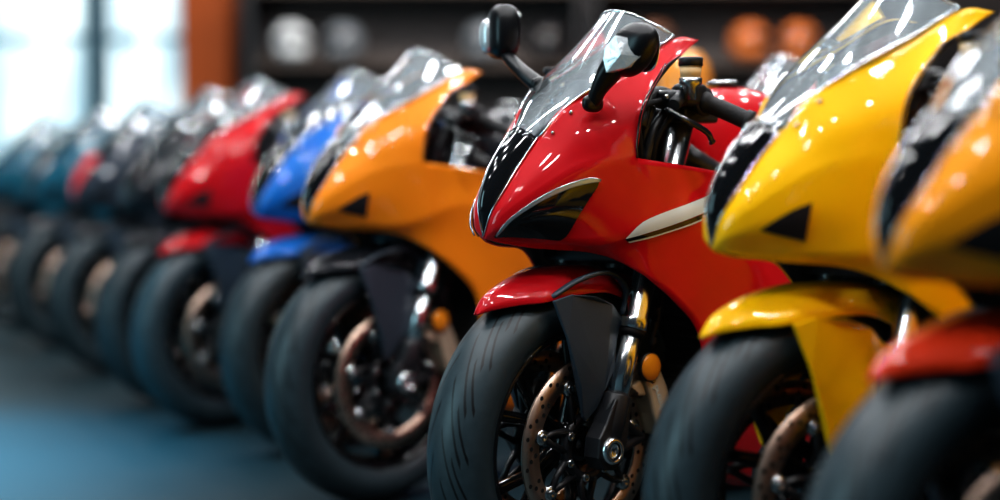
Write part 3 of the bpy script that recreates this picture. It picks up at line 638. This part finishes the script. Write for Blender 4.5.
# shelves with helmets along the back wall, out of focus
M['shelfwood'] = mat('dark_shelf', (.05, .035, .028), .6)
M['backboard'] = mat('grey_brown_board', (.085, .074, .072), .8)
def shelving(x0, x1, label):
    t = empty('shelving_unit', ((x0 + x1) / 2, 10.3, 0))
    t['_org'] = [(x0 + x1) / 2, 10.3, 0]
    for z in (.5, 1.0, 1.55, 2.05, 2.55): obj('shelf', MB().box(((x0 + x1) / 2, 10.3, z), (x1 - x0 - .06, .40, .035)), M['shelfwood'], t)
    for x in (x0 + .02, x1 - .02): obj('upright', MB().box((x, 10.3, 1.4), (.04, .42, 2.8)), M['satin'], t)
    obj('back_panel', MB().box(((x0 + x1) / 2, 10.52, 1.4), (x1 - x0, .02, 2.8)), M['backboard'], t)
    return tag(t, label, 'shelving')
shelving(-1.7, .55, 'dark shelving unit against the back wall, nearest the orange pillar')
shelving(.62, 2.9, 'dark shelving unit against the back wall, behind the focused red and yellow bikes')
def helmet(px, z, m, turn, label):
    x = (px - 500) / 1500 * 10.2
    h = empty('motorcycle_helmet', (x, 10.22, z), R(turn)); h['_org'] = [0, 0, 0]
    o = MB(); o.blob((0, 0, .135), (.125, .150, .135), .85, None, 0, 20, 12, lambda X, Y_, Z: (X, Y_ - (.03 if Z < -.05 else 0), Z)); obj('shell', o, m, h)
    v = MB(); v.blob((0, -.035, .145), (.112, .125, .055), .8); obj('visor', v, M['gloss'], h)
    return tag(h, label, 'helmet', 'helmets on the shelving')
HM = dict(white=paint('white_shell', (.62, .66, .68)), grey=paint('grey_shell', (.16, .18, .20)), brown=paint('brown_shell', (.16, .07, .04)), orange=paint('orange_shell', (.60, .17, .04)), maroon=paint('maroon_shell', (.18, .03, .025)), black=paint('black_shell', (.012, .012, .014)))
for px, z, c, tr, lb in ((292, 1.57, 'white', 15, 'white helmet on the shelf beside the orange pillar'), (345, 1.57, 'grey', -20, 'grey helmet on the lower shelf next to the white one'),
        (318, 2.07, 'black', 8, 'black helmet on the upper shelf near the orange pillar'), (420, 2.07, 'white', -10, 'white helmet on the upper shelf above the blue and orange bikes'),
        (482, 1.57, 'grey', 12, 'grey helmet on the lower shelf beside the round mirror of the red bike'), (548, 1.57, 'black', -12, 'black helmet on the lower shelf above the red bike screen'), (530, 2.07, 'brown', 20, 'brown helmet on the upper shelf near the two mirrors'),
        (624, 2.07, 'maroon', 10, 'maroon helmet on the upper shelf over the red bike screen'), (655, 1.57, 'brown', -8, 'brown helmet on the lower shelf behind the red fairing tip'), (690, 2.07, 'maroon', 0, 'maroon helmet on the upper shelf of the second unit'),
        (748, 1.57, 'orange', 14, 'orange helmet on the lower shelf behind the brake fluid cup'), (798, 1.57, 'orange', -14, 'orange helmet on the lower shelf beside another orange one, nearer the yellow bike'), (840, 2.07, 'grey', 5, 'grey helmet on the upper shelf behind the yellow bike screen'), (880, 1.57, 'maroon', 5, 'maroon helmet on the lower shelf hidden by the yellow bike')):
    helmet(px, z, HM[c], tr, lb)
b = MB(); b.lathe([(0, 0), (0, .15), (.02, .15), (.035, .095), (1.12, .09), (1.17, .08), (1.205, .055), (1.225, 0)], (.60, 4.9, 0), 32, 0, 'z')
tag(obj('bollard', b, paint('orange_bollard', (.78, .30, .05))), 'orange round-topped floor bollard behind the brake fluid cup of the red bike', 'bollard')
# ------------------------------------------------------------------ light
def area(name, loc, target, sx, sy, col, e):
    l = bpy.data.lights.new(name, 'AREA'); l.shape = 'RECTANGLE'; l.size = sx; l.size_y = sy; l.color = col; l.energy = e
    o = bpy.data.objects.new(name, l); C.objects.link(o); o.location = loc
    o.rotation_euler = (Vector(target) - Vector(loc)).to_track_quat('-Z', 'Y').to_euler()
    return o
for i, x in enumerate((-2.6, -1.3, 0, 1.3, 2.6)):
    for j, y in enumerate((.1, 1.5, 2.9, 4.3, 5.7, 7.1, 8.5)):
        area('ceiling_lamp', (x + (.35 if j % 2 else -.2), y, 4.3), (x, y, 0), .22, .26, (.97, .98, 1), 21)
area('shelf_fill', (.6, 7.6, 4.2), (.6, 10.3, 1.7), 4, .3, (1, .86, .74), 130)  # added fill light, no real fixture; brightens the shelves and helmets
area('side_window', (-4.5, .6, 2.0), (.3, 3.2, .6), 1.8, 2.6, (.50, .88, 1.0), 70)
sl = bpy.data.lights.new('added_floor_spot', 'SPOT'); sl.energy = 5600; sl.color = (.003, .66, 1.0); sl.spot_size = R(40); sl.spot_blend = .9; sl.shadow_soft_size = .15  # added unseen cyan light that gives the left floor its teal glow
so = bpy.data.objects.new('added_floor_spot', sl); C.objects.link(so); so.location = (-3.4, 3.9, 4.0)
so.rotation_euler = (Vector((-2.25, 4.0, 0)) - Vector(so.location)).to_track_quat('-Z', 'Y').to_euler()
w = bpy.data.worlds.new('World'); bpy.context.scene.world = w; w.use_nodes = True
w.node_tree.nodes['Background'].inputs[0].default_value = (.07, .10, .13, 1); w.node_tree.nodes['Background'].inputs[1].default_value = .25
# ------------------------------------------------------------------ camera
cam = bpy.data.cameras.new('Camera'); co = bpy.data.objects.new('Camera', cam); C.objects.link(co)
co.location = (0, 0, .812); co.rotation_euler = (R(90) - math.atan(75 / 1500), 0, 0)
cam.sensor_width = 36; cam.lens = 54; cam.clip_start = .05
cam.dof.use_dof = True; cam.dof.focus_distance = 2.71; cam.dof.aperture_fstop = .054 / .064
bpy.context.scene.camera = co
bpy.context.scene.view_settings.view_transform = 'Standard'
bpy.context.scene.view_settings.look = 'Medium High Contrast'
